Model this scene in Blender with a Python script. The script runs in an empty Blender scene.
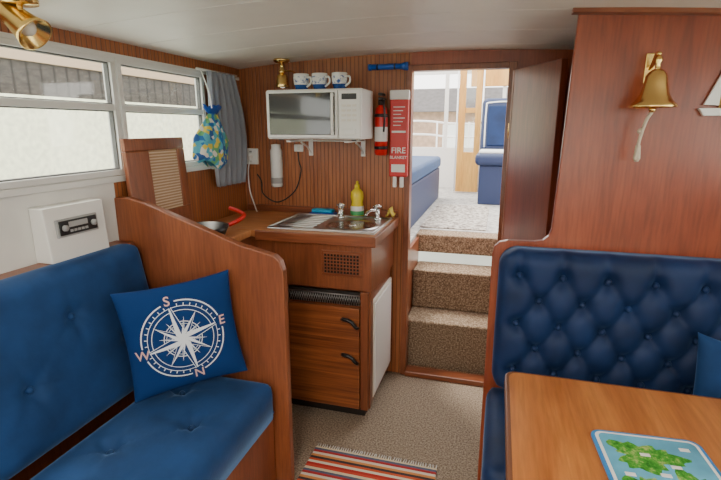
import bpy, bmesh, math, random
from mathutils import Vector, Matrix
random.seed(4)
S=bpy.context.scene
D2R=math.pi/180

# ------------------------------------------------------------------ materials
def newmat(name):
    m=bpy.data.materials.new(name); m.use_nodes=True
    nt=m.node_tree; b=nt.nodes['Principled BSDF']
    return m,nt,b
def plain(name,col,rough=.5,metal=0,sheen=0,spec=.5,bump=0,bscale=200,var=0,emit=0,coat=0):
    m,nt,b=newmat(name)
    b.inputs['Base Color'].default_value=(*col,1); b.inputs['Roughness'].default_value=rough
    b.inputs['Metallic'].default_value=metal; b.inputs['Specular IOR Level'].default_value=spec
    b.inputs['Sheen Weight'].default_value=sheen; b.inputs['Coat Weight'].default_value=coat
    if emit:
        b.inputs['Emission Color'].default_value=(*col,1); b.inputs['Emission Strength'].default_value=emit
    tc=nt.nodes.new('ShaderNodeTexCoord')
    if bump:
        n=nt.nodes.new('ShaderNodeTexNoise'); n.inputs['Scale'].default_value=bscale; n.inputs['Detail'].default_value=3
        nt.links.new(tc.outputs['Object'],n.inputs['Vector'])
        bp=nt.nodes.new('ShaderNodeBump'); bp.inputs['Strength'].default_value=bump; bp.inputs['Distance'].default_value=.004
        nt.links.new(n.outputs['Fac'],bp.inputs['Height']); nt.links.new(bp.outputs['Normal'],b.inputs['Normal'])
    if var:
        n=nt.nodes.new('ShaderNodeTexNoise'); n.inputs['Scale'].default_value=7; n.inputs['Detail'].default_value=4
        nt.links.new(tc.outputs['Object'],n.inputs['Vector'])
        r=nt.nodes.new('ShaderNodeValToRGB')
        r.color_ramp.elements[0].position=.3; r.color_ramp.elements[1].position=.7
        r.color_ramp.elements[0].color=(*[c*(1-var) for c in col],1); r.color_ramp.elements[1].color=(*[min(1,c*(1+var)) for c in col],1)
        nt.links.new(n.outputs['Fac'],r.inputs['Fac']); nt.links.new(r.outputs['Color'],b.inputs['Base Color'])
    return m
def wood(name,c1,c2,scale,rough=.35,slat=None,period=.022,coat=.15,groove=(.25,.25,.25),dist=.6,p0=.3,p1=.72,fiber=.25):
    m,nt,b=newmat(name); L=nt.links
    tc=nt.nodes.new('ShaderNodeTexCoord'); mp=nt.nodes.new('ShaderNodeMapping'); mp.inputs['Scale'].default_value=scale
    L.new(tc.outputs['Object'],mp.inputs['Vector'])
    n=nt.nodes.new('ShaderNodeTexNoise'); n.inputs['Scale'].default_value=3; n.inputs['Detail'].default_value=8; n.inputs['Roughness'].default_value=.65; n.inputs['Distortion'].default_value=dist
    L.new(mp.outputs['Vector'],n.inputs['Vector'])
    r=nt.nodes.new('ShaderNodeValToRGB'); r.color_ramp.elements[0].position=p0; r.color_ramp.elements[1].position=p1
    r.color_ramp.elements[0].color=(*c1,1); r.color_ramp.elements[1].color=(*c2,1)
    L.new(n.outputs['Fac'],r.inputs['Fac'])
    col=r.outputs['Color']
    def mul(a,bc):
        mx=nt.nodes.new('ShaderNodeMix'); mx.data_type='RGBA'; mx.blend_type='MULTIPLY'; mx.inputs[0].default_value=1
        L.new(a,mx.inputs[6]); L.new(bc,mx.inputs[7]); return mx.outputs[2]
    if fiber:
        mn=min(scale); sc=[ (12 if s>mn*1.01 else .9) for s in scale]
        if max(scale)==min(scale): sc=[12,12,1]
        mp2=nt.nodes.new('ShaderNodeMapping'); mp2.inputs['Scale'].default_value=sc; L.new(tc.outputs['Object'],mp2.inputs['Vector'])
        n2=nt.nodes.new('ShaderNodeTexNoise'); n2.inputs['Scale'].default_value=9; n2.inputs['Detail'].default_value=5; L.new(mp2.outputs['Vector'],n2.inputs['Vector'])
        r2=nt.nodes.new('ShaderNodeValToRGB'); q=1-fiber; r2.color_ramp.elements[0].position=.35; r2.color_ramp.elements[1].position=.6
        r2.color_ramp.elements[0].color=(q,q,q,1); r2.color_ramp.elements[1].color=(1,1,1,1); L.new(n2.outputs['Fac'],r2.inputs['Fac'])
        col=mul(col,r2.outputs['Color'])
    if slat is not None:
        sx=nt.nodes.new('ShaderNodeSeparateXYZ'); L.new(tc.outputs['Object'],sx.inputs[0])
        a=nt.nodes.new('ShaderNodeMath'); a.operation='MULTIPLY'; a.inputs[1].default_value=1/period
        L.new(sx.outputs[slat],a.inputs[0])
        f=nt.nodes.new('ShaderNodeMath'); f.operation='FRACT'; L.new(a.outputs[0],f.inputs[0])
        g=nt.nodes.new('ShaderNodeValToRGB'); e=g.color_ramp.elements
        e[0].position=0; e[0].color=(*groove,1); e[1].position=.16; e[1].color=(1,1,1,1)
        q=g.color_ramp.elements.new(.86); q.color=(1,1,1,1); q=g.color_ramp.elements.new(1); q.color=(*groove,1)
        L.new(f.outputs[0],g.inputs['Fac'])
        col=mul(col,g.outputs['Color'])
        bp=nt.nodes.new('ShaderNodeBump'); bp.inputs['Strength'].default_value=.5; bp.inputs['Distance'].default_value=.004
        L.new(g.outputs['Color'],bp.inputs['Height']); L.new(bp.outputs['Normal'],b.inputs['Normal'])
    L.new(col,b.inputs['Base Color'])
    b.inputs['Roughness'].default_value=rough; b.inputs['Coat Weight'].default_value=coat; b.inputs['Coat Roughness'].default_value=.25
    return m
def speckle(name,cols,scale,bump=.6,rough=.95,detail=2):
    m,nt,b=newmat(name); L=nt.links
    tc=nt.nodes.new('ShaderNodeTexCoord')
    n=nt.nodes.new('ShaderNodeTexNoise'); n.inputs['Scale'].default_value=scale; n.inputs['Detail'].default_value=detail; n.inputs['Roughness'].default_value=.8
    L.new(tc.outputs['Object'],n.inputs['Vector'])
    r=nt.nodes.new('ShaderNodeValToRGB'); e=r.color_ramp.elements
    e[0].position=.36; e[0].color=(*cols[0],1); e[1].position=.64; e[1].color=(*cols[-1],1)
    if len(cols)==3: q=e.new(.5); q.color=(*cols[1],1)
    L.new(n.outputs['Fac'],r.inputs['Fac']); L.new(r.outputs['Color'],b.inputs['Base Color'])
    bp=nt.nodes.new('ShaderNodeBump'); bp.inputs['Strength'].default_value=bump; bp.inputs['Distance'].default_value=.006
    L.new(n.outputs['Fac'],bp.inputs['Height']); L.new(bp.outputs['Normal'],b.inputs['Normal'])
    b.inputs['Roughness'].default_value=rough; b.inputs['Specular IOR Level'].default_value=.1
    return m
def patches(name,cols,scale):
    m,nt,b=newmat(name); L=nt.links
    tc=nt.nodes.new('ShaderNodeTexCoord'); v=nt.nodes.new('ShaderNodeTexVoronoi'); v.inputs['Scale'].default_value=scale
    L.new(tc.outputs['Object'],v.inputs['Vector'])
    sp=nt.nodes.new('ShaderNodeSeparateColor'); L.new(v.outputs['Color'],sp.inputs[0])
    g=nt.nodes.new('ShaderNodeValToRGB'); g.color_ramp.interpolation='CONSTANT'; e=g.color_ramp.elements
    e[0].position=0; e[0].color=(*cols[0],1); e[1].position=1/len(cols); e[1].color=(*cols[1],1)
    for i in range(2,len(cols)): q=e.new(i/len(cols)); q.color=(*cols[i],1)
    L.new(sp.outputs[0],g.inputs['Fac']); L.new(g.outputs['Color'],b.inputs['Base Color']); b.inputs['Roughness'].default_value=.6
    return m
def stripes(name,axis,period,cols):
    m,nt,b=newmat(name); L=nt.links
    tc=nt.nodes.new('ShaderNodeTexCoord'); sx=nt.nodes.new('ShaderNodeSeparateXYZ'); L.new(tc.outputs['Object'],sx.inputs[0])
    a=nt.nodes.new('ShaderNodeMath'); a.operation='MULTIPLY'; a.inputs[1].default_value=1/period; L.new(sx.outputs[axis],a.inputs[0])
    f=nt.nodes.new('ShaderNodeMath'); f.operation='FRACT'; L.new(a.outputs[0],f.inputs[0])
    g=nt.nodes.new('ShaderNodeValToRGB'); g.color_ramp.interpolation='CONSTANT'; e=g.color_ramp.elements
    e[0].position=0; e[0].color=(*cols[0],1); e[1].position=1/len(cols); e[1].color=(*cols[1],1)
    for i in range(2,len(cols)): q=e.new(i/len(cols)); q.color=(*cols[i],1)
    L.new(f.outputs[0],g.inputs['Fac']); L.new(g.outputs['Color'],b.inputs['Base Color'])
    n=nt.nodes.new('ShaderNodeTexNoise'); n.inputs['Scale'].default_value=300; L.new(tc.outputs['Object'],n.inputs['Vector'])
    bp=nt.nodes.new('ShaderNodeBump'); bp.inputs['Strength'].default_value=.6; bp.inputs['Distance'].default_value=.004
    L.new(n.outputs['Fac'],bp.inputs['Height']); L.new(bp.outputs['Normal'],b.inputs['Normal'])
    b.inputs['Roughness'].default_value=.95
    return m

MAH=wood('mahogany',(.15,.038,.014),(.35,.110,.044),(1.4,1.4,.3),.32)
MAHV=wood('mahogany_panel',(.22,.038,.014),(.39,.090,.035),(2.2,2.2,.35),.28,coat=.3)
MAHH=wood('mahogany_cross',(.15,.038,.014),(.35,.105,.042),(.3,2.5,2.5),.34)
DARKW=wood('dark_wood',(.07,.018,.008),(.17,.045,.018),(2,2,.3),.4)
TABLE=wood('table_oak',(.40,.125,.030),(.63,.245,.065),(4,.35,1),.30,coat=.35,dist=.9,fiber=.2)
TABLEE=plain('table_edge',(.16,.055,.02),.4)
SLATX=wood('slat_wall_x',(.28,.078,.024),(.48,.17,.058),(8,8,.6),.4,slat=0,period=.022,fiber=0)
SLATY=wood('slat_wall_y',(.28,.078,.024),(.48,.17,.058),(8,8,.6),.4,slat=1,period=.022,fiber=0)
ZEB=wood('zebrano',(.10,.022,.008),(.40,.125,.04),(.6,.6,26),.35,dist=.25,fiber=0)
COUNTER=wood('counter_wood',(.44,.16,.055),(.62,.27,.10),(1,6,1),.35,fiber=.15)
GOLD_W=wood('golden_wood',(.62,.28,.05),(.85,.48,.12),(3,3,.4),.4,fiber=.15)
WHITE=plain('white_paint',(.80,.79,.76),.45)
CREAM=plain('cream_plastic',(.78,.75,.68),.4)
ALU=plain('window_frame_white',(.70,.70,.68),.35)
LIN=plain('white_lining',(.72,.71,.68),.6,var=.05)
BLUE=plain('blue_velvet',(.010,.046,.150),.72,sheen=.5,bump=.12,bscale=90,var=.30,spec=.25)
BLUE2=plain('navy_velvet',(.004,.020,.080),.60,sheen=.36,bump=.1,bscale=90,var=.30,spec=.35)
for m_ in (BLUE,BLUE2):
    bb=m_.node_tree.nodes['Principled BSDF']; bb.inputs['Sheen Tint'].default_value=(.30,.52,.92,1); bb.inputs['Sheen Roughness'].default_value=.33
PILB=plain('pillow_fabric',(.006,.034,.14),.85,bump=.3,bscale=500,spec=.15)
PILW=plain('pillow_print',(.70,.74,.80),.85)
PILR=plain('pillow_letters',(.66,.42,.38),.85)
NAVY=plain('navy_vinyl',(.02,.035,.10),.5)
BLACK=plain('black_plastic',(.012,.012,.013),.35)
GLASSB=plain('oven_glass',(.02,.022,.024),.08,coat=.6)
STEEL=plain('stainless',(.62,.62,.61),.28,metal=1)
CHROME=plain('chrome',(.8,.8,.8),.1,metal=1)
BRASS=plain('brass',(.86,.60,.22),.22,metal=1)
RED=plain('red_paint',(.62,.012,.010),.35)
PWH=plain('white_plastic',(.82,.82,.80),.35)
GREY=plain('grey_plastic',(.35,.35,.35),.5)
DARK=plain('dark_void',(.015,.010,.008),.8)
YEL=plain('detergent_yellow',(.80,.62,.04),.25)
BLUEP=plain('blue_plastic',(.01,.10,.50),.4)
CYAN=plain('sponge_cyan',(.02,.35,.60),.9,bump=.6)
CARPET=speckle('carpet_beige',[(.17,.125,.09),(.31,.24,.18),(.45,.375,.30)],130)
CARPETS=speckle('carpet_stairs',[(.13,.088,.058),(.26,.185,.125),(.43,.34,.245)],110)
CARPETA=speckle('carpet_aft',[(.26,.25,.24),(.42,.40,.38),(.5,.48,.45)],30)
CURT=plain('curtain_grey',(.27,.29,.34),.9,sheen=.2)
RUGM=stripes('rug_stripes',1,.135,[(.50,.03,.02),(.75,.68,.55),(.62,.10,.03),(.05,.04,.05),(.70,.28,.08),(.72,.66,.56),(.45,.03,.03),(.10,.12,.20),(.75,.62,.42),(.60,.06,.03)])
MITT=patches('bag_print',[(.02,.18,.52),(.78,.66,.10),(.10,.45,.62),(.80,.80,.74),(.02,.12,.42),(.15,.45,.20),(.12,.50,.66)],45)
MESHM=plain('wire_mesh',(.35,.35,.35),.4,metal=1)
CANE=stripes('cane',2,.012,[(.68,.50,.36),(.42,.25,.14)])
def glassmat():
    m=bpy.data.materials.new('window_glass'); m.use_nodes=True; nt=m.node_tree; nt.nodes.clear()
    o=nt.nodes.new('ShaderNodeOutputMaterial'); t=nt.nodes.new('ShaderNodeBsdfTransparent'); g=nt.nodes.new('ShaderNodeBsdfGlossy')
    g.inputs['Roughness'].default_value=.05; t.inputs['Color'].default_value=(.96,.97,.95,1)
    x=nt.nodes.new('ShaderNodeMixShader'); x.inputs[0].default_value=.04
    nt.links.new(t.outputs[0],x.inputs[1]); nt.links.new(g.outputs[0],x.inputs[2]); nt.links.new(x.outputs[0],o.inputs[0]); return m
GLASS=glassmat()

# ------------------------------------------------------------------ builder
class B:
    def __init__(s,name): s.name=name; s.bm=bmesh.new(); s.mats=[]
    def mi(s,m):
        if m not in s.mats: s.mats.append(m)
        return s.mats.index(m)
    def add(s,p,mat,smooth=False,M=None):
        i=s.mi(mat)
        if M is not None: bmesh.ops.transform(p,matrix=M,verts=p.verts)
        for f in p.faces: f.material_index=i; f.smooth=smooth
        me=bpy.data.meshes.new('t'); p.to_mesh(me); p.free(); s.bm.from_mesh(me); bpy.data.meshes.remove(me); return s
    def box(s,x0,x1,y0,y1,z0,z1,mat,bev=0,M=None,seg=2):
        p=bmesh.new(); bmesh.ops.create_cube(p,size=1)
        for v in p.verts: v.co=Vector(((x0+x1)/2+v.co.x*(x1-x0),(y0+y1)/2+v.co.y*(y1-y0),(z0+z1)/2+v.co.z*(z1-z0)))
        if bev: bmesh.ops.bevel(p,geom=p.edges[:],offset=bev,segments=seg,affect='EDGES',profile=.5)
        return s.add(p,mat,False,M)
    def cyl(s,p0,p1,r0,mat,r1=None,seg=20,smooth=True):
        r1=r0 if r1 is None else r1
        a=Vector(p0); b=Vector(p1); d=b-a
        p=bmesh.new(); bmesh.ops.create_cone(p,cap_ends=True,segments=seg,radius1=r0,radius2=r1,depth=d.length)
        M=Matrix.Translation((a+b)/2)@d.to_track_quat('Z','Y').to_matrix().to_4x4()
        s.add(p,mat,smooth,M); return s
    def sph(s,c,r,mat,sc=(1,1,1),seg=20):
        p=bmesh.new(); bmesh.ops.create_uvsphere(p,u_segments=seg,v_segments=seg//2,radius=r)
        return s.add(p,mat,True,Matrix.Translation(c)@Matrix.Diagonal((*sc,1)))
    def lathe(s,prof,org,mat,axis=(0,0,1),seg=28):
        p=bmesh.new(); rings=[]
        for r,z in prof:
            rings.append([p.verts.new((max(r,1e-4)*math.cos(2*math.pi*k/seg),max(r,1e-4)*math.sin(2*math.pi*k/seg),z)) for k in range(seg)])
        for a,b in zip(rings,rings[1:]):
            for k in range(seg): p.faces.new((a[k],a[(k+1)%seg],b[(k+1)%seg],b[k]))
        M=Matrix.Translation(org)@Vector(axis).to_track_quat('Z','Y').to_matrix().to_4x4()
        return s.add(p,mat,True,M)
    def tube(s,pts,r,mat,seg=10,smooth=0):
        P=[Vector(q) for q in pts]
        if smooth:
            Q=[]
            for i in range(len(P)-1):
                a=P[max(i-1,0)];b=P[i];c=P[i+1];d=P[min(i+2,len(P)-1)]
                for k in range(smooth):
                    t=k/smooth; Q.append(.5*((2*b)+(c-a)*t+(2*a-5*b+4*c-d)*t*t+(3*b-a-3*c+d)*t**3))
            Q.append(P[-1]); P=Q
        p=bmesh.new(); rings=[]; nrm=None
        for i,q in enumerate(P):
            t=(P[min(i+1,len(P)-1)]-P[max(i-1,0)]).normalized()
            if nrm is None: nrm=t.orthogonal().normalized()
            nrm=(nrm-t*nrm.dot(t)).normalized(); bi=t.cross(nrm)
            rings.append([p.verts.new(q+(nrm*math.cos(2*math.pi*k/seg)+bi*math.sin(2*math.pi*k/seg))*r) for k in range(seg)])
        for a,b in zip(rings,rings[1:]):
            for k in range(seg): p.faces.new((a[k],a[(k+1)%seg],b[(k+1)%seg],b[k]))
        p.faces.new(rings[0][::-1]); p.faces.new(rings[-1])
        return s.add(p,mat,True)
    def prism(s,out,f,t0,t1,mat,bev=0,smooth=False):
        p=bmesh.new()
        a=[p.verts.new(f(u,v,t0)) for u,v in out]; b=[p.verts.new(f(u,v,t1)) for u,v in out]
        F=[p.faces.new(a),p.faces.new(b[::-1])]
        n=len(out)
        for k in range(n): p.faces.new((a[k],b[k],b[(k+1)%n],a[(k+1)%n]))
        bmesh.ops.recalc_face_normals(p,faces=p.faces[:])
        if bev:
            es=[e for fc in F for e in fc.edges]; bmesh.ops.bevel(p,geom=list(set(es)),offset=bev,segments=2,affect='EDGES',profile=.5)
        return s.add(p,mat,smooth)
    def text(s,txt,size,M,mat,fn=None,ext=.0004):
        c=bpy.data.curves.new('t','FONT'); c.body=txt; c.size=size; c.align_x='CENTER'; c.align_y='CENTER'; c.extrude=ext; c.offset=size*.012
        o=bpy.data.objects.new('t',c); S.collection.objects.link(o); bpy.context.view_layer.update()
        me=o.to_mesh(); p=bmesh.new(); p.from_mesh(me); o.to_mesh_clear()
        bpy.data.objects.remove(o); bpy.data.curves.remove(c)
        if fn:
            for v in p.verts: v.co=fn(v.co)
            return s.add(p,mat)
        return s.add(p,mat,False,M)
    def done(s):
        me=bpy.data.meshes.new(s.name); s.bm.to_mesh(me); s.bm.free()
        for m in s.mats: me.materials.append(m)
        o=bpy.data.objects.new(s.name,me); S.collection.objects.link(o); return o
XZ=lambda u,v,t:(u,t,v)
YZ=lambda u,v,t:(t,u,v)
XY=lambda u,v,t:(u,v,t)

def cushion(o,org,U,V,N,W,H,T,mat,R=.03,r=.035,tufts=(),depth=.02,sig=.025,cre=(),cd=.01,cs=.012,step=.014,puff=0,button=None,wr=0):
    org,U,V,N=[Vector(q) for q in (org,U,V,N)]; U.normalize();V.normalize();N.normalize()
    def samp(L):
        e=[0,.05*r,.18*r,.38*r,.65*r,r]; n=max(4,int((L-2*r)/step))
        return e+[r+(L-2*r)*k/n for k in range(1,n)]+[L-q for q in e[::-1]]
    us=samp(W); vs=samp(H)
    def seg(px,py,s):
        ax,ay,bx,by=s; dx,dy=bx-ax,by-ay; t=max(0,min(1,((px-ax)*dx+(py-ay)*dy)/(dx*dx+dy*dy)))
        return math.hypot(px-ax-t*dx,py-ay-t*dy)
    p=bmesh.new(); G=[];
    for x in us:
        row=[]
        for y in vs:
            e=min(x,y,W-x,H-y); h=T if e>=r else T-r+math.sqrt(max(0,r*r-(r-e)**2))
            h+=puff*(1-(2*x/W-1)**4)*(1-(2*y/H-1)**4)
            for tx,ty in tufts:
                d2=(x-tx)**2+(y-ty)**2
                if d2<(3*sig)**2:
                    h-=depth*math.exp(-d2/sig**2)
                if wr and d2<.02:
                    d=math.sqrt(d2)+1e-5; an=math.atan2(y-ty,x-tx)
                    h-=wr*math.exp(-(d/.07)**2)*min(1,d/.02)*max(0,math.cos(an*6+tx*9))**3
            m=0
            for s_ in cre:
                if min(s_[0],s_[2])-.05<x<max(s_[0],s_[2])+.05 and min(s_[1],s_[3])-.05<y<max(s_[1],s_[3])+.05:
                    m=max(m,math.exp(-(seg(x,y,s_)/cs)**1.3))
            h-=cd*m
            cx,cy=x-W/2,y-H/2; ax,ay=abs(cx)-(W/2-R),abs(cy)-(H/2-R)
            if ax>0 and ay>0:
                px,py=ax/R,ay/R; ax,ay=R*px*math.sqrt(1-py*py/2),R*py*math.sqrt(1-px*px/2)
                cx=math.copysign(W/2-R+ax,cx); cy=math.copysign(H/2-R+ay,cy)
            row.append((p.verts.new(org+U*(cx+W/2)+V*(cy+H/2)+N*h),cx+W/2,cy+H/2))
        G.append(row)
    for i in range(len(us)-1):
        for j in range(len(vs)-1): p.faces.new((G[i][j][0],G[i+1][j][0],G[i+1][j+1][0],G[i][j+1][0]))
    ring=[G[i][0] for i in range(len(us))]+[G[-1][j] for j in range(1,len(vs))]+[G[i][-1] for i in range(len(us)-2,-1,-1)]+[G[0][j] for j in range(len(vs)-2,0,-1)]
    bot=[p.verts.new(org+U*x+V*y) for _,x,y in ring]; n=len(ring)
    for k in range(n): p.faces.new((ring[k][0],bot[k],bot[(k+1)%n],ring[(k+1)%n][0]))
    p.faces.new(bot)
    bmesh.ops.recalc_face_normals(p,faces=p.faces[:])
    o.add(p,mat,True)
    if button:
        for tx,ty in tufts: o.sph(org+U*tx+V*ty+N*(T+puff*.8-depth-cd*(.6 if cre else 0)+.004),.012,button,seg=10)

# ------------------------------------------------------------------ room shell
b=B('floor'); b.box(-1.46,1.04,-1.54,2.6,-.05,0,CARPET); b.done()
def cz(x): return 1.768-.05*((x+.35)/1.07)**2
CEILM=plain('ceiling_lining',(.82,.79,.74),.45,var=.03)
b=B('ceiling')
xs=[-1.46+2.5*k/30 for k in range(31)]
out=[(x,cz(x)) for x in xs]+[(x,cz(x)+.05) for x in xs[::-1]]
yb=[-1.54,-1.1,-.66,-.22,.10,.42,.74,1.06,1.38,1.70,2.02,2.34,2.56]
for a,c in zip(yb,yb[1:]): b.prism(out,XZ,a+.0012,c-.0012,CEILM,bev=.003)
b.box(-1.46,1.04,-1.54,2.56,1.82,1.83,CEILM)
b.done()
WX=-1.42
b=B('wall_left')
b.box(WX-.04,WX,-1.5,1.50,0,1.22,LIN)
b.box(WX-.04,WX,1.50,2.5,0,1.22,SLATY)
b.box(WX-.04,WX,-1.5,2.5,1.66,1.72,SLATY)
b.box(WX-.04,WX,2.14,2.5,1.22,1.66,SLATY)
b.box(WX-.04,WX,-1.5,-1.3,1.22,1.66,LIN)
b.done()
SEAL=plain('window_seal',(.12,.12,.12),.7)
def window(name,fix,a0,a1,z0,z1,bar=None,axis='x',t=.02,fr=.022,sub=()):
    b=B(name)
    def bx(p,q,za,zb,th,m):
        if axis=='x': b.box(fix-th,fix+th,p,q,za,zb,m,bev=.002 if m is not GLASS else 0)
        else: b.box(p,q,fix-th,fix+th,za,zb,m,bev=.002 if m is not GLASS else 0)
    bx(a0,a1,z0,z0+fr,t,ALU); bx(a0,a1,z1-fr,z1,t,ALU); bx(a0,a0+fr,z0+fr,z1-fr,t,ALU); bx(a1-fr,a1,z0+fr,z1-fr,t,ALU)
    bx(a0+fr,a1-fr,z0+fr,z0+fr+.005,t*.5,SEAL); bx(a0+fr,a1-fr,z1-fr-.005,z1-fr,t*.5,SEAL); bx(a1-fr-.005,a1-fr,z0+fr,z1-fr,t*.5,SEAL); bx(a0+fr,a0+fr+.005,z0+fr,z1-fr,t*.5,SEAL)
    if bar:
        bx(a0+fr,a1-fr,bar-.012,bar+.012,t*.9,ALU); bx(a0+fr,a1-fr,bar+.012,bar+.016,t*.5,SEAL); bx(a0+fr,a1-fr,bar-.016,bar-.012,t*.5,SEAL)
        if axis=='x': b.box(fix+t*.9,fix+t*.9+.004,(a0+a1)/2-.04,(a0+a1)/2+.04,bar-.006,bar+.006,ALU,bev=.0015)
    for q in sub: bx(q-.01,q+.01,z0+fr,z1-fr,t*.8,ALU)
    bx(a0+fr,a1-fr,z0+fr,z1-fr,.002,GLASS)
    return b.done()
window('window_1',WX-.012,-.40,1.565,1.22,1.66,1.475)
window('window_2',WX-.012,1.575,2.14,1.22,1.66,1.475)
window('window_3',WX-.012,-1.30,-.41,1.22,1.66,1.475)
b=B('trim_1'); b.box(WX+.0005,WX+.012,-1.5,2.14,1.195,1.219,ALU,bev=.003); b.box(WX+.0005,WX+.010,-1.5,2.48,1.655,1.672,ALU,bev=.003); b.done()
OX0,OX1,OZ=-.45,.03,1.685
b=B('wall_back')
b.box(-1.46,OX0,2.5,2.54,0,1.80,SLATX)
b.box(OX1,1.04,2.5,2.54,0,1.80,MAHV)
b.box(OX0,OX1,2.5,2.54,OZ,1.80,MAHV)
b.done()
b=B('trim_2')
b.box(OX0-.022,OX0+.008,2.482,2.548,.0,OZ+.02,MAH,bev=.003)
b.box(OX1-.008,OX1+.03,2.482,2.548,.0,OZ+.02,MAH,bev=.003)
b.box(OX0+.008,OX1-.008,2.482,2.548,OZ-.008,OZ+.02,MAH,bev=.003)
b.box(OX0+.008,OX1-.008,2.470,2.55,0,.03,MAHH,bev=.004)
b.done()
b=B('wall_right'); b.box(1.0,1.04,-1.5,2.5,0,1.18,LIN); b.box(1.0,1.04,-1.5,2.5,1.66,1.72,LIN); b.box(1.0,1.04,1.60,2.5,1.18,1.66,MAHV); b.box(1.0,1.04,-1.5,-1.3,1.18,1.66,LIN); b.done()
window('window_4',1.015,-1.3,.15,1.18,1.66,1.45); window('window_5',1.015,.16,1.60,1.18,1.66,1.45)
b=B('wall_front'); b.box(-1.46,1.04,-1.54,-1.5,0,.85,LIN); b.box(-1.46,-1.3,-1.54,-1.5,.85,1.72,LIN); b.box(.9,1.04,-1.54,-1.5,.85,1.72,LIN); b.box(-1.3,.9,-1.54,-1.5,1.68,1.76,LIN); b.done()
window('window_6',-1.52,-1.3,.9,.85,1.68,None,axis='y',sub=(-.57,.17))
b=B('wall_partition')
o=[(0.0,0),(0.0,.955),(.006,.985),(.022,1.002),(.05,1.01),(.14,1.012),(.168,1.018),(.185,1.035),(.192,1.06),(.2,1.30),(.212,1.755),(.6,1.728),(1.0,1.693),(1.0,0)]
b.prism(o,XZ,1.72,1.75,MAHV,bev=.004)
b.done()
b=B('trim_3')
o=[(.19,1.742),(.6,1.716),(.98,1.683),(.98,1.70),(.6,1.733),(.19,1.757)]
b.prism(o,XZ,1.685,1.722,MAHH,bev=.003); b.done()
b=B('wall_low_partition')
o=[(-1.42,0),(-1.42,1.135),(-1.36,1.14),(-1.28,1.122),(-1.13,1.07),(-1.0,1.025),(-.886,.985),(-.80,.966),(-.752,.955),(-.728,.935),(-.717,.90),(-.715,.86),(-.715,0)]
b.prism(o,XZ,1.49,1.525,MAH,bev=.005); b.done()

# ------------------------------------------------------------------ door leaf
DOORM=wood('door_mahogany',(.12,.020,.009),(.25,.055,.024),(1.6,1.6,.3),.3,coat=.25)
b=B('door_1')
M=Matrix.Translation((OX1+.022,2.478,0))@Matrix.Rotation(-64*D2R,4,'Z')
b.box(.003,.40,-.014,.014,.04,1.665,DOORM,bev=.003,M=M)
b.box(.003,.020,-.0155,.0155,.04,1.665,MAH,bev=.002,M=M)
for z in (.35,1.35): b.cyl(M@Vector((.0,-.012,z)),M@Vector((.0,-.012,z+.07)),.006,BRASS,seg=10)
b.done()

# ------------------------------------------------------------------ steps + aft cockpit
b=B('staircase')
for y0,z0,z1 in ((2.60,0.0,.295),(2.82,.295,.54)):
    b.box(OX0-.02,OX1+.02,y0,3.04,z0,z1,CARPETS,bev=.012,seg=3)
b.box(OX0-.02,OX1+.02,2.552,2.60,0,.012,CARPETS)
b.box(OX0-.04,OX0-.02,2.55,3.04,0,.70,MAH); b.box(OX1+.02,OX1+.04,2.55,3.04,0,.70,MAH)
b.done()
b=B('floor_aft'); b.box(OX0-.04,OX1+.04,3.04,3.2,.60,.72,CARPETS,bev=.01,seg=3); b.box(-1.7,1.3,3.2,5.6,.6,.72,CARPETA); b.box(-1.7,OX0-.04,2.55,3.2,.6,.72,CARPETA); b.box(OX1+.04,1.3,2.55,3.2,.6,.72,CARPETA); b.done()
b=B('runner_rug'); b.box(-.50,-.05,3.25,4.3,.7205,.728,speckle('aft_rug',[(.12,.10,.10),(.38,.34,.30),(.60,.56,.50)],34),bev=.003); b.done()
b=B('wall_aft')
b.box(-1.7,1.3,5.6,5.64,.6,1.18,WHITE)
b.box(-1.7,-.34,5.6,5.64,1.98,2.10,WHITE); b.box(-.34,1.3,5.58,5.64,1.84,2.10,GOLD_W,bev=.004)
for x in (-1.7,-1.15,-.62,.0,.5,1.26): b.box(x,x+.04,5.6,5.64,1.18,1.98,WHITE)
b.done()
b=B('wall_aft_left'); b.box(-1.74,-1.7,2.6,5.6,.6,1.22,WHITE); b.box(-1.74,-1.7,2.6,5.6,1.96,2.1,WHITE)
for y in (2.6,3.6,4.6,5.55): b.box(-1.74,-1.7,y,y+.05,1.22,1.96,WHITE)
b.done()
b=B('wall_aft_right'); b.box(1.3,1.34,2.6,5.6,.6,1.22,WHITE); b.box(1.3,1.34,2.6,5.6,1.96,2.1,WHITE)
for y in (2.6,3.6,4.6,5.55): b.box(1.3,1.34,y,y+.05,1.22,1.96,WHITE)
b.done()
b=B('stern_railing')
RW=plain('rail_white',(.85,.85,.85),.3)
for z in (1.32,1.48): b.tube([(-1.6,5.9,z),(-.9,6.0,z),(-.55,6.02,z-.03),(.2,6.02,z-.03),(1.2,5.9,z)],.012,RW,smooth=5)
for k in range(8): x=-1.5+.38*k; b.cyl((x,5.96,.6),(x,5.96,1.47),.010,RW)
b.done()
b=B('stern_deck'); b.box(-1.74,1.34,5.64,6.4,.5,.6,wood('deck_planks',(.45,.30,.17),(.62,.44,.27),(6,1,1),.6,slat=0,period=.08)); b.box(-1.70,1.30,5.66,6.38,-.699,.5,WHITE,bev=.02); b.done()
b=B('door_2')
X0,X1=-.43,-.20
b.box(X0,X0+.07,5.2,5.24,.73,2.1,GOLD_W,bev=.003); b.box(X1-.06,X1,5.2,5.24,.73,2.1,GOLD_W,bev=.003)
b.box(X0+.07,X1-.06,5.2,5.24,.73,1.15,GOLD_W,bev=.003); b.box(X0+.07,X1-.06,5.2,5.24,2.0,2.1,GOLD_W,bev=.003)
b.box(X0+.07,X1-.06,5.205,5.235,1.55,1.60,GOLD_W,bev=.003)
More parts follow.
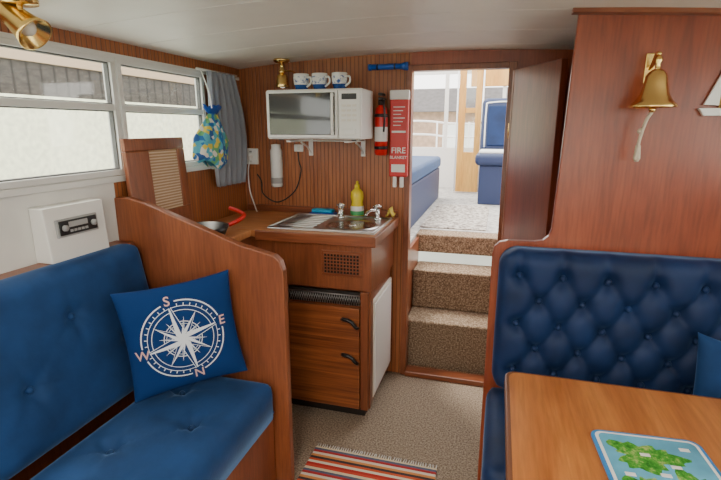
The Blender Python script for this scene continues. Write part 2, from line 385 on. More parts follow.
b.box(X0+.07,X1-.06,5.215,5.225,1.15,2.0,GLASS); b.cyl((X1+.012,5.2,.73),(X1+.012,5.2,2.1),.010,CHROME)
b.cyl((X0-.012,5.2,.73),(X0-.012,5.2,2.1),.008,RW)
b.done()
b=B('cockpit_bench')
b.box(-1.25,-.55,3.1,4.75,.72,1.02,NAVY,bev=.01)
b.box(-1.25,-.54,3.08,4.77,1.02,1.13,BLUE2,bev=.035,seg=4)
b.done()
b=B('helm_seat')
b.box(-.16,.26,4.42,4.88,.72,1.07,NAVY,bev=.01)
b.box(-.20,.28,4.38,4.90,1.07,1.18,NAVY,bev=.04,seg=4)
b.box(-.17,.24,4.41,4.72,1.175,1.205,PWH,bev=.014,seg=3)
M=Matrix.Translation((-.02,4.86,1.16))@Matrix.Rotation(-8*D2R,4,'X')
b.box(-.16,.30,-.06,.06,0,.52,NAVY,bev=.05,seg=4,M=M)
b.box(-.10,.24,-.075,-.05,.06,.44,BLUE2,bev=.012,seg=3,M=M)
b.tube([M@Vector(q) for q in ((-.12,-.062,.05),(-.12,-.062,.41),(-.08,-.062,.47),(.24,-.062,.47),(.28,-.062,.41),(.28,-.062,.05))],.007,PWH,smooth=4)
b.done()

# ------------------------------------------------------------------ galley
b=B('galley_cabinet')
CY=1.99
b.box(-1.40,-.535,CY+.012,2.482,.06,.66,MAH)
b.box(-1.40,-.52,CY+.006,2.482,.665,.898,MAH,bev=.003)
b.box(-1.40,-1.12,1.54,CY+.012,.02,.898,MAH)
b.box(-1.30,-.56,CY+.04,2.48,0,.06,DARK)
b.box(-1.405,-.50,1.965,2.482,.898,.93,COUNTER,bev=.006)
b.box(-1.405,-1.10,1.535,1.965,.898,.93,COUNTER,bev=.006)
b.box(-1.08,-.498,1.958,1.972,.885,.932,MAHH,bev=.004)
b.box(-.508,-.494,1.958,2.482,.885,.932,MAH,bev=.004)
b.box(-1.40,-.50,2.470,2.484,.93,.965,MAHH,bev=.003)
b.box(-1.0,-.518,CY-.006,CY+.008,.672,.885,MAH,bev=.003)
b.box(-.755,-.560,CY-.012,CY-.004,.735,.855,MAHH,bev=.003)
b.box(-.743,-.572,CY-.0135,CY-.011,.747,.843,DARK)
for k in range(12):
    x=-.742+.170*k/11; b.box(x-.002,x+.002,CY-.018,CY-.012,.747,.843,MAHH)
for k in range(7):
    z=.748+.094*k/6; b.box(-.743,-.572,CY-.0185,CY-.0125,z-.002,z+.002,MAHH)
b.box(-.93,-.575,CY+.0,CY+.014,.595,.66,DARK)
for k in range(30):
    x=-.925+.345*k/29; b.cyl((x,CY-.003,.597),(x+.018,CY-.003,.645),.0013,MESHM,seg=6); b.cyl((x+.018,CY-.005,.597),(x,CY-.005,.645),.0013,MESHM,seg=6)
b.tube([(-.93,CY-.006,.646),(-.575,CY-.006,.646)],.003,MESHM)
b.box(-.93,-.573,CY-.012,CY+.012,.065,.585,ZEB,bev=.004)
b.box(-.570,-.533,CY-.006,CY+.012,.06,.665,MAH,bev=.003)
b.box(-.97,-.934,CY-.006,CY+.012,.06,.665,MAH,bev=.003)
for z in (.515,.335):
    b.tube([(-.655,CY-.014,z+.012),(-.64,CY-.030,z+.018),(-.61,CY-.032,z+.012),(-.588,CY-.030,z-.012),(-.582,CY-.014,z-.026)],.009,BLACK,smooth=5)
b.box(-.536,-.524,2.06,2.455,.09,.60,CREAM,bev=.004)
b.box(-.525,-.519,2.08,2.43,.11,.58,PWH,bev=.003)
b.box(-.536,-.526,2.005,2.055,.06,.66,MAH,bev=.002)
b.done()
b=B('sink')
ZC=.9305
b.prism([(-1.045,2.02),(-1.045,2.40),(-.515,2.40),(-.515,2.02)][::-1],XY,ZC,ZC+.006,STEEL,bev=.002)
bx,by,br=-.665,2.17,.118
b.lathe([(br+.014,.0062),(br+.008,.012),(br,.012),(br-.006,.007),(br-.02,.0068),(.0,.0066)],(bx,by,ZC),STEEL,seg=40)
b.lathe([(br-.004,.0085),(br-.03,.0078),(.022,.0072)],(bx,by,ZC),plain('sink_bowl',(.30,.30,.30),.2,metal=1),seg=40)
b.cyl((bx,by,ZC+.007),(bx,by,ZC+.010),.02,CHROME)
for k in range(7):
    y=2.08+.045*k; b.tube([(-1.02,y,ZC+.007),(-.83,y,ZC+.007)],.004,STEEL,seg=8)
b.tube([(-1.04,2.025,ZC+.007),(-.52,2.025,ZC+.007),(-.52,2.395,ZC+.007),(-1.04,2.395,ZC+.007),(-1.04,2.025,ZC+.007)],.005,STEEL,seg=8)
b.done()
def tap(x,y,ang):
    b=B('water_tap')
    z=ZC+.0065; b.cyl((x,y,z),(x,y,z+.012),.018,CHROME); b.cyl((x,y,z+.01),(x,y,z+.05),.011,CHROME)
    dx,dy=math.cos(ang),math.sin(ang)
    b.tube([(x,y,z+.045),(x+.02*dx,y+.02*dy,z+.055),(x+.06*dx,y+.06*dy,z+.055),(x+.085*dx,y+.085*dy,z+.035)],.0075,CHROME,smooth=5)
    b.lathe([(.004,.05),(.014,.055),(.016,.072),(.012,.082),(0,.084)],(x,y,z),CHROME)
    b.tube([(x-.022,y,z+.07),(x+.022,y,z+.07)],.005,CHROME); b.tube([(x,y-.022,z+.07),(x,y+.022,z+.07)],.005,CHROME)
    b.done()
tap(-.775,2.335,-80*D2R); tap(-.580,2.335,-120*D2R)
b=B('dish_soap_bottle')
M=(-.715,2.430,.9315)
b.lathe([(0,0),(.031,0),(.036,.006),(.036,.05),(.030,.08),(.035,.11),(.032,.135),(.016,.152),(.012,.156),(0,.156)],M,YEL)
b.lathe([(0,.156),(.014,.156),(.014,.172),(.007,.176),(.006,.192),(0,.193)],M,YEL)
b.lathe([(.0365,.034),(.0368,.036),(.0368,.052),(.034,.06)],M,PWH); b.lathe([(.036,.012),(.0372,.015),(.0372,.034),(.036,.036)],M,plain('label_green',(.05,.35,.12),.4))
b.done()
b=B('sponge_tray')
b.box(-.985,-.84,2.405,2.465,.9315,.945,BLUEP,bev=.004); b.box(-.975,-.85,2.412,2.458,.945,.965,CYAN,bev=.008,seg=3); b.done()
b=B('dish_cloth')
p=bmesh.new(); n=14; g=[[p.verts.new((-.552+.040*i/n+.003*math.sin(j),2.40+.06*j/n,.946+.04*math.exp(-((i/n-.5)/.28)**2)+.006*math.sin(i*1.1+j*.9))) for j in range(n+1)] for i in range(n+1)]
for i in range(n):
    for j in range(n): p.faces.new((g[i][j],g[i+1][j],g[i+1][j+1],g[i][j+1]))
b.add(p,plain('cloth_yellow',(.78,.62,.12),.9,bump=.3),True); o=b.done(); m=o.modifiers.new('s','SOLIDIFY'); m.thickness=.004
b=B('microwave_oven')
mx0,mx1,my0,my1,mz0,mz1=-1.105,-.622,2.19,2.40,1.345,1.578
b.box(mx0,mx1,my0,my1,mz0,mz1,PWH,bev=.006)
b.box(mx0+.004,mx1-.114,my0-.014,my0+.002,mz0+.006,mz1-.006,PWH,bev=.005)
b.box(mx0+.020,mx1-.127,my0-.016,my0-.012,mz0+.022,mz1-.018,GLASSB,bev=.003)
b.box(mx1-.142,mx1-.129,my0-.034,my0-.022,mz0+.02,mz1-.02,PWH,bev=.004)
for z in (mz0+.03,mz1-.03): b.box(mx1-.140,mx1-.131,my0-.024,my0-.01,z-.006,z+.006,PWH)
b.box(mx1-.110,mx1-.004,my0-.012,my0+.002,mz0+.006,mz1-.006,PWH,bev=.004)
b.box(mx1-.094,mx1-.022,my0-.014,my0-.011,mz1-.050,mz1-.024,BLACK,bev=.002)
for r_ in range(4):
    for c_ in range(3): b.box(mx1-.094+.026*c_,mx1-.075+.026*c_,my0-.0145,my0-.011,mz1-.083-.022*r_,mz1-.073-.022*r_,CREAM,bev=.001)
b.box(mx1-.092,mx1-.024,my0-.016,my0-.011,mz0+.022,mz0+.05,PWH,bev=.003)
for x in (mx0+.05,mx1-.05): b.cyl((x,my0+.04,mz0-.006),(x,my0+.04,mz0),.012,BLACK); b.cyl((x,my1-.04,mz0-.006),(x,my1-.04,mz0),.012,BLACK)
b.done()
b=B('wall_bracket_shelf')
for x in (-1.0,-.70):
    b.box(x-.012,x+.012,2.49,2.4995,1.25,1.3385,PWH,bev=.002); b.box(x-.012,x+.012,2.20,2.49,1.330,1.3385,PWH,bev=.002)
    b.tube([(x,2.36,1.325),(x,2.44,1.30),(x,2.492,1.265)],.005,PWH,smooth=4)
b.box(-1.06,-.66,2.30,2.34,1.3325,1.3386,PWH,bev=.002)
b.done()
MUGB=speckle('mug_pattern',[(.03,.10,.35),(.75,.75,.75),(.80,.80,.78)],60,bump=0,rough=.2)
MUGW=plain('mug_ceramic',(.8,.8,.78),.15); MUGD=plain('mug_blue_band',(.02,.08,.30),.2)
for x,m1 in ((-.965,MUGW),(-.868,MUGW),(-.765,MUGW)):
    b=B('coffee_mug'); o3=(x,2.30,1.5785)
    b.lathe([(0,0),(.026,0),(.028,.004),(.036,.028)],o3,MUGD); b.lathe([(.036,.028),(.039,.078),(.037,.080),(.035,.077),(.031,.02),(0,.008)],o3,m1)
    b.lathe([(.0368,.030),(.0395,.062),(.0390,.066)],o3,MUGB)
    b.tube([(x+.034,2.29,1.5785+.062),(x+.056,2.28,1.5785+.060),(x+.058,2.28,1.5785+.035),(x+.033,2.29,1.5785+.018)],.005,m1,smooth=5); b.done()
b=B('brass_cabin_lamp')
x,y=-1.105,2.38
b.lathe([(0,cz(x)-.001),(.042,cz(x)-.001),(.042,cz(x)-.010),(.030,cz(x)-.018),(.012,cz(x)-.022),(.010,1.695),(.018,1.688),(.018,1.678),(.010,1.672)],(x,y,0),BRASS)
b.lathe([(.010,1.672),(.024,1.666),(.030,1.65),(.032,1.625),(.038,1.606),(.036,1.604),(.028,1.622),(.012,1.64)],(x,y,0),BRASS)
b.sph((x,y,1.622),.020,plain('lamp_bulb',(1,.92,.78),.3,emit=.6),(1,1,1.1),16)
b.tube([(x,y,1.683),(x+.03,y+.05,1.69),(x+.03,2.497,1.68)],.005,BRASS,smooth=4)
b.done()
b=B('flashlight'); y=2.478; z=1.70
b.cyl((-.655,y,z),(-.50,y,z),.0135,BLUEP); b.cyl((-.50,y,z),(-.475,y,z),.0135,BLUEP,r1=.02); b.cyl((-.475,y,z),(-.462,y,z),.02,BLUEP); b.cyl((-.668,y,z),(-.655,y,z),.016,BLUEP)
for x in (-.62,-.53): b.lathe([(.0138,-.004),(.0155,-.003),(.0155,.003),(.0138,.004)],(x,y,z),BLACK,axis=(1,0,0))
b.box(-.60,-.55,2.486,2.4995,1.693,1.707,BLACK); b.done()
b=B('fire_extinguisher'); o3=(-.584,2.420,1.262)
b.lathe([(0,0),(.026,0),(.033,.008),(.033,.20),(.028,.232),(.014,.248),(.012,.26)],o3,RED)
b.lathe([(.012,.248),(.018,.25),(.018,.272),(.010,.276),(0,.278)],o3,BLACK)
X_=o3[0]
b.box(X_-.012,X_+.012,2.453,2.4995,1.28,1.50,BLACK)
b.box(X_-.012,X_+.014,2.395,2.47,1.536,1.548,BLACK,bev=.003); b.box(X_-.010,X_+.012,2.385,2.46,1.556,1.569,BLACK,bev=.003)
b.tube([(X_,2.40,1.53),(X_+.018,2.385,1.52),(X_+.026,2.385,1.46),(X_+.020,2.39,1.38)],.005,BLACK,smooth=5)
b.lathe([(.0332,.07),(.0338,.072),(.0338,.14),(.0332,.142)],o3,PWH,seg=28)
for z in (1.30,1.46): b.lathe([(.0335,-.008),(.0355,-.007),(.0355,.007),(.0335,.008)],(o3[0],o3[1],z),BLACK)
b.done()
b=B('fire_blanket_box')
x0,x1,z0,z1=-.546,-.450,1.15,1.585
b.box(x0,x1,2.445,2.476,z0,z1-.045,RED,bev=.006); b.box(x0-.002,x1+.002,2.443,2.478,z1-.048,z1,PWH,bev=.006)
b.box(x0+.02,x1-.02,2.476,2.481,z0+.05,z1-.05,RED)
b.box(x0+.012,x1-.012,2.4435,2.446,1.375,1.385,PWH)
RX=Matrix.Rotation(90*D2R,4,'X'); xc=(x0+x1)/2
b.text('FIRE',.042,Matrix.Translation((xc,2.444,1.285))@RX,PWH); b.text('BLANKET',.021,Matrix.Translation((xc,2.444,1.25))@RX,PWH)
for k in range(6): b.box(x0+.018,x1-.018-.01*(k%3),2.4442,2.4455,1.50-.018*k,1.504-.018*k,PWH)
b.box(x0+.012,x1-.012,2.444,2.4455,1.175,1.215,PWH)
for x in (x0+.03,x1-.03): b.box(x-.01,x+.01,2.447,2.465,1.095,1.152,PWH,bev=.003)
b.done()
b=B('power_socket'); b.box(-1.405,-1.325,2.482,2.4995,1.195,1.285,PWH,bev=.004); b.box(-1.378,-1.352,2.45,2.482,1.215,1.25,PWH,bev=.004); b.box(-1.372,-1.358,2.478,2.482,1.262,1.272,GREY)
b.tube([(-1.365,2.46,1.215),(-1.37,2.45,1.15),(-1.36,2.44,1.05),(-1.33,2.43,.97),(-1.30,2.40,.936)],.0035,PWH,smooth=5); b.done()
b=B('wall_soap_dispenser'); o3=(-1.195,2.458,1.075)
b.lathe([(0,0),(.028,0),(.032,.006),(.032,.20),(.026,.215),(.026,.235),(0,.238)],o3,PWH); b.lathe([(.0322,.02),(.0330,.022),(.0330,.05),(.0322,.052)],o3,GREY); b.box(-1.215,-1.175,2.488,2.4995,1.12,1.27,GREY,bev=.003); b.done()
b=B('power_cable')
b.tube([(-1.075,2.485,1.268),(-1.07,2.482,1.22),(-1.06,2.485,1.16),(-1.10,2.48,1.05),(-1.2,2.47,.985),(-1.28,2.45,1.03),(-1.30,2.47,1.10),(-1.33,2.48,1.14)],.0035,BLACK,smooth=8); b.done()
b=B('switch_plate'); b.box(-1.10,-1.045,2.488,2.4995,1.27,1.31,PWH,bev=.004); b.box(-1.08,-1.065,2.484,2.488,1.28,1.30,CREAM,bev=.001); b.done()
b=B('cooker_lid')
M=Matrix.Translation((-1.375,1.528,.934))@Matrix.Rotation(-3*D2R,4,'Y')
def fbox(y0,y1,z0,z1,m,x0=0,x1=.02,bev=.004): b.box(x0,x1,y0,y1,z0,z1,m,bev=bev,M=M)
fbox(0,.36,0,.12,MAH); fbox(0,.36,.375,.425,MAH); fbox(0,.13,.12,.375,MAH); fbox(.31,.36,.12,.375,MAH); fbox(.13,.31,.12,.375,CANE,.004,.014,0)
b.done()
b=B('frying_pan'); 
b.lathe([(0,0),(.085,0),(.105,.04),(.108,.04),(.088,-.003),(0,-.003)],(-1.24,1.80,.9345),BLACK)
b.tube([(-1.16,1.87,.970),(-1.13,1.90,.985),(-1.13,1.96,1.0),(-1.18,2.0,1.01),(-1.24,2.02,1.02)],.010,RED,smooth=5); b.done()
def cloth(o,f,nu,nv,mat,closed=False):
    p=bmesh.new(); g=[[p.verts.new(f(i/nu,j/nv)) for j in range(nv+1)] for i in range(nu+(0 if closed else 1))]
    m=len(g)
    for i in range(nu):
        for j in range(nv): p.faces.new((g[i][j],g[(i+1)%m][j],g[(i+1)%m][j+1],g[i][j+1]))
    o.add(p,mat,True)
b=B('curtain')
cloth(b,lambda u,v:(-1.368+.024*math.sin(u*34+1.2*v)*(1-.4*abs(v-.4)),2.10+(.22+.10*math.sin(v*2.6))*(u)-.03*v+.05*v*v, 1.665-.56*v),90,24,CURT)
b.cyl((-1.395,2.06,1.672),(-1.395,2.42,1.672),.006,ALU)
o=b.done(); m=o.modifiers.new('s','SOLIDIFY'); m.thickness=.003
b=B('patterned_bag')
def bag(u,v):
    a=2*math.pi*u; w=.030+.098*min(1,(v/.5))**1.0 if v<.9 else .128-.45*(v-.9)
    fl=1+.09*math.sin(a*7)*(1-.7*v)
    return (-1.30+.30*w*fl*math.cos(a), 2.02-.05*v+w*fl*math.sin(a), 1.465-.235*v-.025*math.sin(a)*v-.010*math.sin(a*3)*v)
cloth(b,bag,84,22,MITT,closed=True)
cloth(b,lambda u,v:(-1.30+.30*(.030+.030*v)*math.cos(2*math.pi*u),2.02+(.030+.040*v+.006*math.sin(14*math.pi*u))*math.sin(2*math.pi*u),1.462+.035*v+.01*math.sin(6*math.pi*u)*v),60,6,BLUEP,closed=True)
b.tube([(-1.30,2.02,1.47),(-1.33,2.05,1.56),(-1.385,2.08,1.665)],.003,PWH,smooth=4); b.done()

# ------------------------------------------------------------------ left sofa
b=B('blue_sofa')
yA,yB=-.7,1.478
b.box(-1.405,-.775,yA,yB,.0,.33,MAH,bev=.004)
b.box(-1.405,-1.33,yA,yB,.33,.94,MAH,bev=.003)
cushion(b,(-1.195,yB,.33),(0,-1,0),(1,0,0),(0,0,1),yB-yA,.44,.14,BLUE,R=.05,r=.05,tufts=[(t_,.22+(.08 if k%2 else -.08)) for k,t_ in enumerate([.16,.33,.50,.67,.84,1.01,1.18,1.35,1.52,1.69,1.86,2.02])],depth=.032,sig=.028,puff=.016,step=.013,button=BLUE,wr=.014)
V=Vector((-.09,0,.50)).normalized(); N=Vector((V.z,0,-V.x))
cushion(b,(-1.325,yB,.44),(0,-1,0),V,N,yB-yA,.53,.125,BLUE,R=.06,r=.055,tufts=[(t_,.36 if k%2 else .21) for k,t_ in enumerate([.18,.37,.56,.75,.94,1.13,1.32,1.51,1.7,1.89,2.04])],depth=.026,sig=.030,puff=.012,step=.013,button=BLUE,wr=.011)
b.tube([(-.765,yA+.02,.345),(-.765,yB-.02,.345)],.006,BLUE)
b.done()
b=B('wall_shelf'); b.box(-1.418,-1.335,-1.4,1.478,.945,.972,MAHH,bev=.003); b.done()
b=B('car_radio_console')
b.prism([(-1.418,.9725),(-1.352,.9725),(-1.362,1.150),(-1.418,1.153)],lambda u,v,t:(u,t,v),1.135,1.375,WHITE,bev=.004)
M=Matrix.Translation((-1.355,1.25,1.080))@Matrix.Rotation(-3*D2R,4,'Y')
b.box(-.004,.006,-.082,.082,-.030,.030,GREY,bev=.003,M=M); b.box(.004,.009,-.075,.075,-.024,.024,BLACK,bev=.002,M=M)
b.box(.008,.011,-.040,.035,.000,.018,GREY,bev=.001,M=M)
b.cyl(M@Vector((.008,-.058,0)),M@Vector((.018,-.058,0)),.010,GREY); b.cyl(M@Vector((.008,.058,0)),M@Vector((.018,.058,0)),.010,GREY)
for k in range(5): b.box(.008,.012,-.038+.015*k,-.028+.015*k,-.016,-.008,GREY,M=M)
b.done()
# compass pillow
U=Vector((.765,.635,.10)).normalized(); V0=Vector((-.12,.09,.99)); V=(V0-U*V0.dot(U)).normalized(); N=U.cross(V).normalized()
C=Vector((-1.028,1.318,.692)); SZ=.194; TH=.058
def psurf(u,v,side=1,off=0):
    u=max(-1,min(1,u)); v=max(-1,min(1,v))
    h=TH*(max(0,(1-u*u)*(1-v*v)))**.42
    return C+U*(SZ*u*(1-.07*(1-v*v)))+V*(SZ*v*(1-.07*(1-u*u)))+N*(side*h+off)
b=B('compass_cushion')
p=bmesh.new(); n=36; ss=[math.sin((i/n-.5)*math.pi) for i in range(n+1)]
gf={}
for side in (1,-1):
    for i in range(n+1):
        for j in range(n+1):
            if side==-1 and (i in(0,n) or j in(0,n)): gf[(side,i,j)]=gf[(1,i,j)]; continue
            gf[(side,i,j)]=p.verts.new(psurf(ss[i],ss[j],side))
    for i in range(n):
        for j in range(n):
            q=[gf[(side,i,j)],gf[(side,i+1,j)],gf[(side,i+1,j+1)],gf[(side,i,j+1)]]
            p.faces.new(q if side==1 else q[::-1])
b.add(p,PILB,True)
def ring(r0,r1,mat,off=.0012,a0=0,a1=2*math.pi,n=96):
    p=bmesh.new(); A=[];Bv=[]
    for k in range(n+1):
        a=a0+(a1-a0)*k/n
        A.append(p.verts.new(psurf(r0*math.cos(a),r0*math.sin(a),1,off))); Bv.append(p.verts.new(psurf(r1*math.cos(a),r1*math.sin(a),1,off)))
    for k in range(n): p.faces.new((A[k],Bv[k],Bv[k+1],A[k+1]))
    b.add(p,mat,True)
def tri(a,c,d,mat,off=.002,n=8):
    p=bmesh.new(); G=[]
    for i in range(n+1):
        G.append([])
        for j in range(n+1-i):
            w=(i/n,j/n,1-i/n-j/n); x=a[0]*w[0]+c[0]*w[1]+d[0]*w[2]; y=a[1]*w[0]+c[1]*w[1]+d[1]*w[2]
            G[-1].append(p.verts.new(psurf(x,y,1,off)))
    for i in range(n):
        for j in range(n-i):
            p.faces.new((G[i][j],G[i+1][j],G[i][j+1]))
            if j<n-i-1: p.faces.new((G[i+1][j],G[i+1][j+1],G[i][j+1]))
    b.add(p,mat,True)
for r0,r1 in ((.72,.745),(.62,.632),(.545,.558),(.33,.345),(.29,.298),(.10,.15)): ring(r0,r1,PILW)
rot=12*D2R
for k in range(72):
    a=k*2*math.pi/72
    if k%2==0: ring(.632,.68,PILW,a0=a-.012,a1=a+.012,n=2)
def star(a,R_,w,outline=.010):
    t=(R_*math.cos(a),R_*math.sin(a)); l=(w*math.cos(a+.75),w*math.sin(a+.75)); r=(w*math.cos(a-.75),w*math.sin(a-.75))
    tri((0,0),l,t,PILW,.0022); tri((0,0),r,t,PILB,.0020)
    nx,ny=-(t[1]-r[1]),(t[0]-r[0]); L_=math.hypot(nx,ny); nx*=outline/L_; ny*=outline/L_
    tri(r,t,(r[0]+nx,r[1]+ny),PILW,.0024); tri(t,(t[0]+nx,t[1]+ny),(r[0]+nx,r[1]+ny),PILW,.0024)
for k in range(16):
    if k%2: star(rot+k*math.pi/8,.42,.06,.005)
for k in range(16):
    if k%4==2: star(rot+k*math.pi/8,.56,.10,.008)
for k in range(0,16,4): star(rot+k*math.pi/8,.80,.14,.012)
for ch,ang in (('S',rot+math.pi/2),('E',rot),('W',rot+math.pi),('N',rot-math.pi/2)):
    cx,cy=.76*math.cos(ang),.76*math.sin(ang)
    p=bmesh.new(); q=[p.verts.new(psurf(cx+.125*math.cos(2*math.pi*k/20),cy+.125*math.sin(2*math.pi*k/20),1,.003)) for k in range(20)]; c0=p.verts.new(psurf(cx,cy,1,.003))
    for k in range(20): p.faces.new((c0,q[k],q[(k+1)%20]))
    b.add(p,PILB,True)
    b.text(ch,.24,None,PILR,fn=lambda co,cx=cx,cy=cy:psurf(cx+co.x,cy+co.y,1,.0045+co.z*.5))
b.done()

# ------------------------------------------------------------------ right dinette
b=B('blue_dinette_bench')
b.box(.012,.99,1.22,1.715,.0,.33,MAH,bev=.004)
b.box(.62,.99,-.2,1.21,.0,.33,MAH,bev=.004)
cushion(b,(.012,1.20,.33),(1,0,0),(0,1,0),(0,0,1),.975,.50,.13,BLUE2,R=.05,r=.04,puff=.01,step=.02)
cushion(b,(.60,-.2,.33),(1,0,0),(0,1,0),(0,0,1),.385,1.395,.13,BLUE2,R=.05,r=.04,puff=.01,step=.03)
W_,H_=.955,.53; tf=[];cr=[]; sx_,sz_=.138,.088
for r_ in range(5):
    zz=.09+sz_*r_; off=0 if r_%2==0 else sx_/2
    k=0
    while .07+off+sx_*k<W_-.04:
        tf.append((.07+off+sx_*k,zz)); k+=1
S_=set((round(a,3),round(c,3)) for a,c in tf)
for (a,c) in tf:
    for dx in (-sx_/2,sx_/2):
        if (round(a+dx,3),round(c+sz_,3)) in S_: cr.append((a,c,a+dx,c+sz_))
top=max(c for a,c in tf)
for a,c in tf:
    if c==top: cr.append((a,c,a,H_-.01))
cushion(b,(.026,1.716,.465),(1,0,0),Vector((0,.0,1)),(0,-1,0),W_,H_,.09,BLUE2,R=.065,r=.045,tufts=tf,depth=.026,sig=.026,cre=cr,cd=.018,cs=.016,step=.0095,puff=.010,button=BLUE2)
b.done()
b=B('throw_pillow')
C2=Vector((.735,1.44,.635))
p=bmesh.new(); n=20; ss2=[math.sin((i/n-.5)*math.pi) for i in range(n+1)]; gf={}
U2=Vector((.80,-.6,0)).normalized(); V2=Vector((.05,.2,.97)).normalized(); N2=U2.cross(V2).normalized()
for side in (1,-1):
    for i in range(n+1):
        for j in range(n+1):
            if side==-1 and (i in(0,n) or j in(0,n)): gf[(side,i,j)]=gf[(1,i,j)]; continue
            u,v=ss2[i],ss2[j]; gf[(side,i,j)]=p.verts.new(C2+U2*(.16*u*(1-.07*(1-v*v)))+V2*(.165*v*(1-.07*(1-u*u)))+N2*side*.06*(max(0,(1-u*u)*(1-v*v)))**.42)
    for i in range(n):
        for j in range(n):
            q=[gf[(side,i,j)],gf[(side,i+1,j)],gf[(side,i+1,j+1)],gf[(side,i,j+1)]]; p.faces.new(q if side==1 else q[::-1])
b.add(p,BLUE,True); b.done()
b=B('dining_table')
def rrect(x0,x1,y0,y1,r,n=8):
    o=[]
    for cx,cy,a0 in ((x1-r,y1-r,0),(x0+r,y1-r,90),(x0+r,y0+r,180),(x1-r,y0+r,270)):
        for k in range(n+1): a=(a0+90*k/n)*D2R; o.append((cx+r*math.cos(a),cy+r*math.sin(a)))
    return o
b.prism(rrect(.058,.73,.30,1.355,.035),XY,.672,.70,TABLEE,bev=.004)
b.prism(rrect(.070,.72,.312,1.343,.030),XY,.6995,.7015,TABLE)
b.box(.15,.65,.40,1.25,.64,.672,DARKW,bev=.004)
b.cyl((.40,.80,.02),(.40,.80,.64),.035,CHROME); b.lathe([(.15,0.0),(.15,.012),(.05,.022),(.04,.04)],(.40,.80,.001),CHROME)
b.done()
b=B('map_tray')
M=Matrix.Translation((.372,.940,.7022))@Matrix.Rotation(4*D2R,4,'Z')
o=rrect(-.115,.115,-.17,.17,.025)
b.prism([tuple((M@Vector((u,v,0)))[:2]) for u,v in o],XY,.7022,.709,plain('tray_edge',(.02,.22,.55),.3),bev=.002)
o=rrect(-.107,.107,-.162,.162,.018); b.prism([tuple((M@Vector((u,v,0)))[:2]) for u,v in o],XY,.7085,.7098,PWH)
o=rrect(-.100,.100,-.155,.155,.014); b.prism([tuple((M@Vector((u,v,0)))[:2]) for u,v in o],XY,.7095,.7104,plain('map_sea',(.12,.42,.62),.25,var=.3))
GRN=speckle('map_land',[(.02,.15,.02),(.07,.33,.04),(.42,.48,.16)],40,bump=0,rough=.3,detail=4)
for cx,cy,rx,ry,ph in ((-.02,.085,.065,.045,1),(.045,-.0,.035,.05,2.2),(-.04,-.03,.045,.05,.3),(.03,-.11,.05,.025,4)):
    pts=[]
    for k in range(60):
        a=2*math.pi*k/60; q=1+.22*math.sin(3*a+ph)+.14*math.sin(5*a+2*ph)+.10*math.sin(11*a)+.06*math.sin(17*a+ph)
        pts.append(tuple((M@Vector((max(-.097,min(.097,cx+rx*q*math.cos(a))),max(-.15,min(.15,cy+ry*q*math.sin(a))),0)))[:2]))
    b.prism(pts,XY,.7103,.7110,GRN)
for cx,cy in ((.07,.125),(-.07,.02),(.0,.03),(.075,-.08),(-.02,.09),(.03,.06)):
    b.prism([tuple((M@Vector((cx+u,cy+v,0)))[:2]) for u,v in ((-.010,-.005),(.010,-.005),(.010,.005),(-.010,.005))],XY,.7103,.7114,PWH)
b.done()
b=B('striped_rug'); b.box(-.705,-.165,.60,1.74,.001,.010,RUGM,bev=.003)
for k in range(50):
    x=-.70+.53*k/49; b.tube([(x,1.738,.005),(x+random.uniform(-.004,.004),1.765,.003)],.0022,PWH,seg=5)
b.done()
b=B('brass_ship_bell'); x,y=.425,1.625
b.lathe([(0,1.565),(.012,1.564),(.022,1.556),(.028,1.545),(.032,1.52),(.038,1.495),(.050,1.475),(.060,1.466),(.062,1.460),(.058,1.459),(.048,1.468),(.034,1.49),(.028,1.52),(.02,1.55),(0,1.555)],(x,y,0),BRASS,seg=36)
b.lathe([(.062,1.464),(.0635,1.462),(.062,1.458)],(x,y,0),BRASS,seg=36)
b.lathe([(0,1.60),(.008,1.598),(.010,1.588),(.005,1.578),(.007,1.566)],(x,y,0),BRASS)
b.tube([(x,1.712,1.575),(x,1.68,1.585),(x,1.65,1.61),(x,1.625,1.605)],.006,BRASS,smooth=5)
b.box(x-.014,x+.014,1.708,1.7195,1.53,1.62,BRASS,bev=.004)
b.cyl((x,y,1.55),(x,y,1.455),.003,BRASS); b.sph((x,y,1.452),.010,BRASS)
ROPE=plain('rope',(.62,.54,.42),.9,bump=.5)
b.tube([(x,y,1.445),(x-.012,y,1.42),(x-.020,y+.01,1.37),(x-.022,y+.01,1.345)],.005,ROPE,smooth=5); b.sph((x-.021,y+.01,1.39),.009,ROPE)
b.lathe([(0,1.35),(.007,1.348),(.010,1.31),(.006,1.30),(0,1.30)],(x-.022,y+.01,0),ROPE); b.done()
b=B('sailboat_ornament'); YF=1.712; dx=.012
b.prism([(.572+dx,1.435),(.66+dx,1.435),(.68+dx,1.457),(.557+dx,1.457)],XZ,YF-.012,YF+.006,PWH,bev=.002)
b.prism([(.618+dx,1.465),(.668+dx,1.465),(.618+dx,1.60)],XZ,YF-.006,YF+.004,CREAM,bev=.001); b.prism([(.610+dx,1.465),(.570+dx,1.467),(.610+dx,1.57)],XZ,YF-.006,YF+.004,PWH,bev=.001)
b.cyl((.614+dx,YF,1.45),(.614+dx,YF,1.61),.003,BRASS); b.done()
b=B('brass_ceiling_spotlight')
sx0,sy0=-1.25,1.07
b.lathe([(0,cz(sx0)-.0),(.045,cz(sx0)-.0),(.045,cz(sx0)-.012),(0,cz(sx0)-.014)],(sx0,sy0,0),BRASS)
b.cyl((sx0,sy0,1.725),(sx0-.01,sy0+.005,1.675),.008,BRASS)
d=Vector((.62,.05,-.50)).normalized(); c=Vector((-1.27,1.078,1.682))
b.lathe([(0,-.060),(.020,-.058),(.031,-.043),(.034,.0),(.042,.042),(.048,.060),(.043,.060),(.026,.012),(0,.006)],c,BRASS,axis=d)
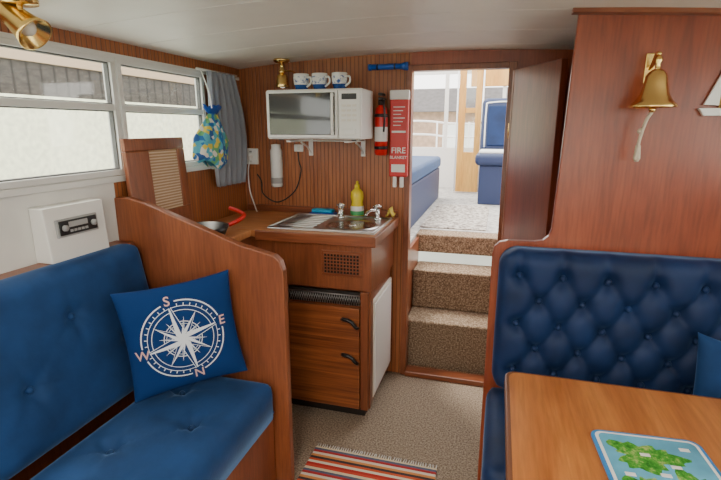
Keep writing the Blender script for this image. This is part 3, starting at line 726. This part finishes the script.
b.sph(c+d*.03,.022,plain('spot_bulb',(.9,.88,.8),.2),seg=14)
b.done()
b=B('added_fill_fixture')  # added out of view behind the camera: glowing housing for the fill light
b.lathe([(.0,-.03),(.08,-.028),(.11,-.012),(.115,0),(0,0)],(-.3,-.3,cz(-.3)-.001),plain('fill_glow_disc',(1,.93,.82),.5,emit=4)); b.done()

# ------------------------------------------------------------------ outside
b=B('harbour_water'); b.box(-9.9,60,-60,15.9,-.72,-.7,plain('water',(.55,.60,.54),.35),bev=0); b.done()
b=B('quay_wall'); b.box(-10.6,-10,-20,15.5,-.7,2.10,plain('pale_stone',(.76,.76,.58),.9,var=.15))
b.done()
b=B('quay_fence'); b.box(-10.5,-10.3,-20,15.5,2.10,2.85,wood('fence',(.035,.03,.028),(.10,.085,.075),(1,1,4),.8,slat=1,period=.35)); b.box(-10.6,-10.2,-20,15.5,2.85,3.3,plain('fence_top',(.42,.31,.22),.8)); b.done()
b=B('harbour_building'); b.box(-9.8,14,16,18,-.7,1.9,plain('brick',(.42,.28,.20),.9,var=.2)); b.prism([(15.6,1.9),(18.4,1.9),(17,2.7)],YZ,-9.8,14,plain('slate_roof',(.10,.09,.09),.8,var=.2))
for k in range(9): b.box(-9+2.4*k,-8+2.4*k,15.98,16.01,.6,1.5,PWH)
b.done()

# ------------------------------------------------------------------ lights
w=bpy.data.worlds.new('World'); S.world=w; w.use_nodes=True
bg=w.node_tree.nodes['Background']; bg.inputs[0].default_value=(1,.98,.94,1); bg.inputs[1].default_value=5.4
def light(name,typ,loc,rot,**k):
    l=bpy.data.lights.new(name,typ)
    for a,v in k.items(): setattr(l,a,v)
    o=bpy.data.objects.new(name,l); o.location=loc; o.rotation_euler=rot; S.collection.objects.link(o); return o
d=Vector((.34,-.26,-.88))
o=light('sun','SUN',(0,0,6),(0,0,0),energy=3.5,angle=14*D2R,color=(1,.93,.80)); o.rotation_euler=d.to_track_quat('-Z','Y').to_euler()
light('added_fill_light','AREA',(-.3,-.3,1.715),(0,0,0),energy=26,size=.3,color=(1,.86,.70))  # added warm fill to brighten the cabin, not a known lamp

# ------------------------------------------------------------------ camera
cam=bpy.data.cameras.new('camera'); cam.sensor_width=36; cam.lens=475/721*36; cam.clip_start=.02
co=bpy.data.objects.new('camera',cam); S.collection.objects.link(co); S.camera=co
F=Vector((-.2682,.9355,-.2300)); R=Vector((.9613,.2756,0)).normalized(); F.normalize(); Uc=R.cross(F).normalized()
Mx=Matrix((R,Uc,-F)).transposed().to_4x4(); Mx.translation=(0,0,1.4); co.matrix_world=Mx
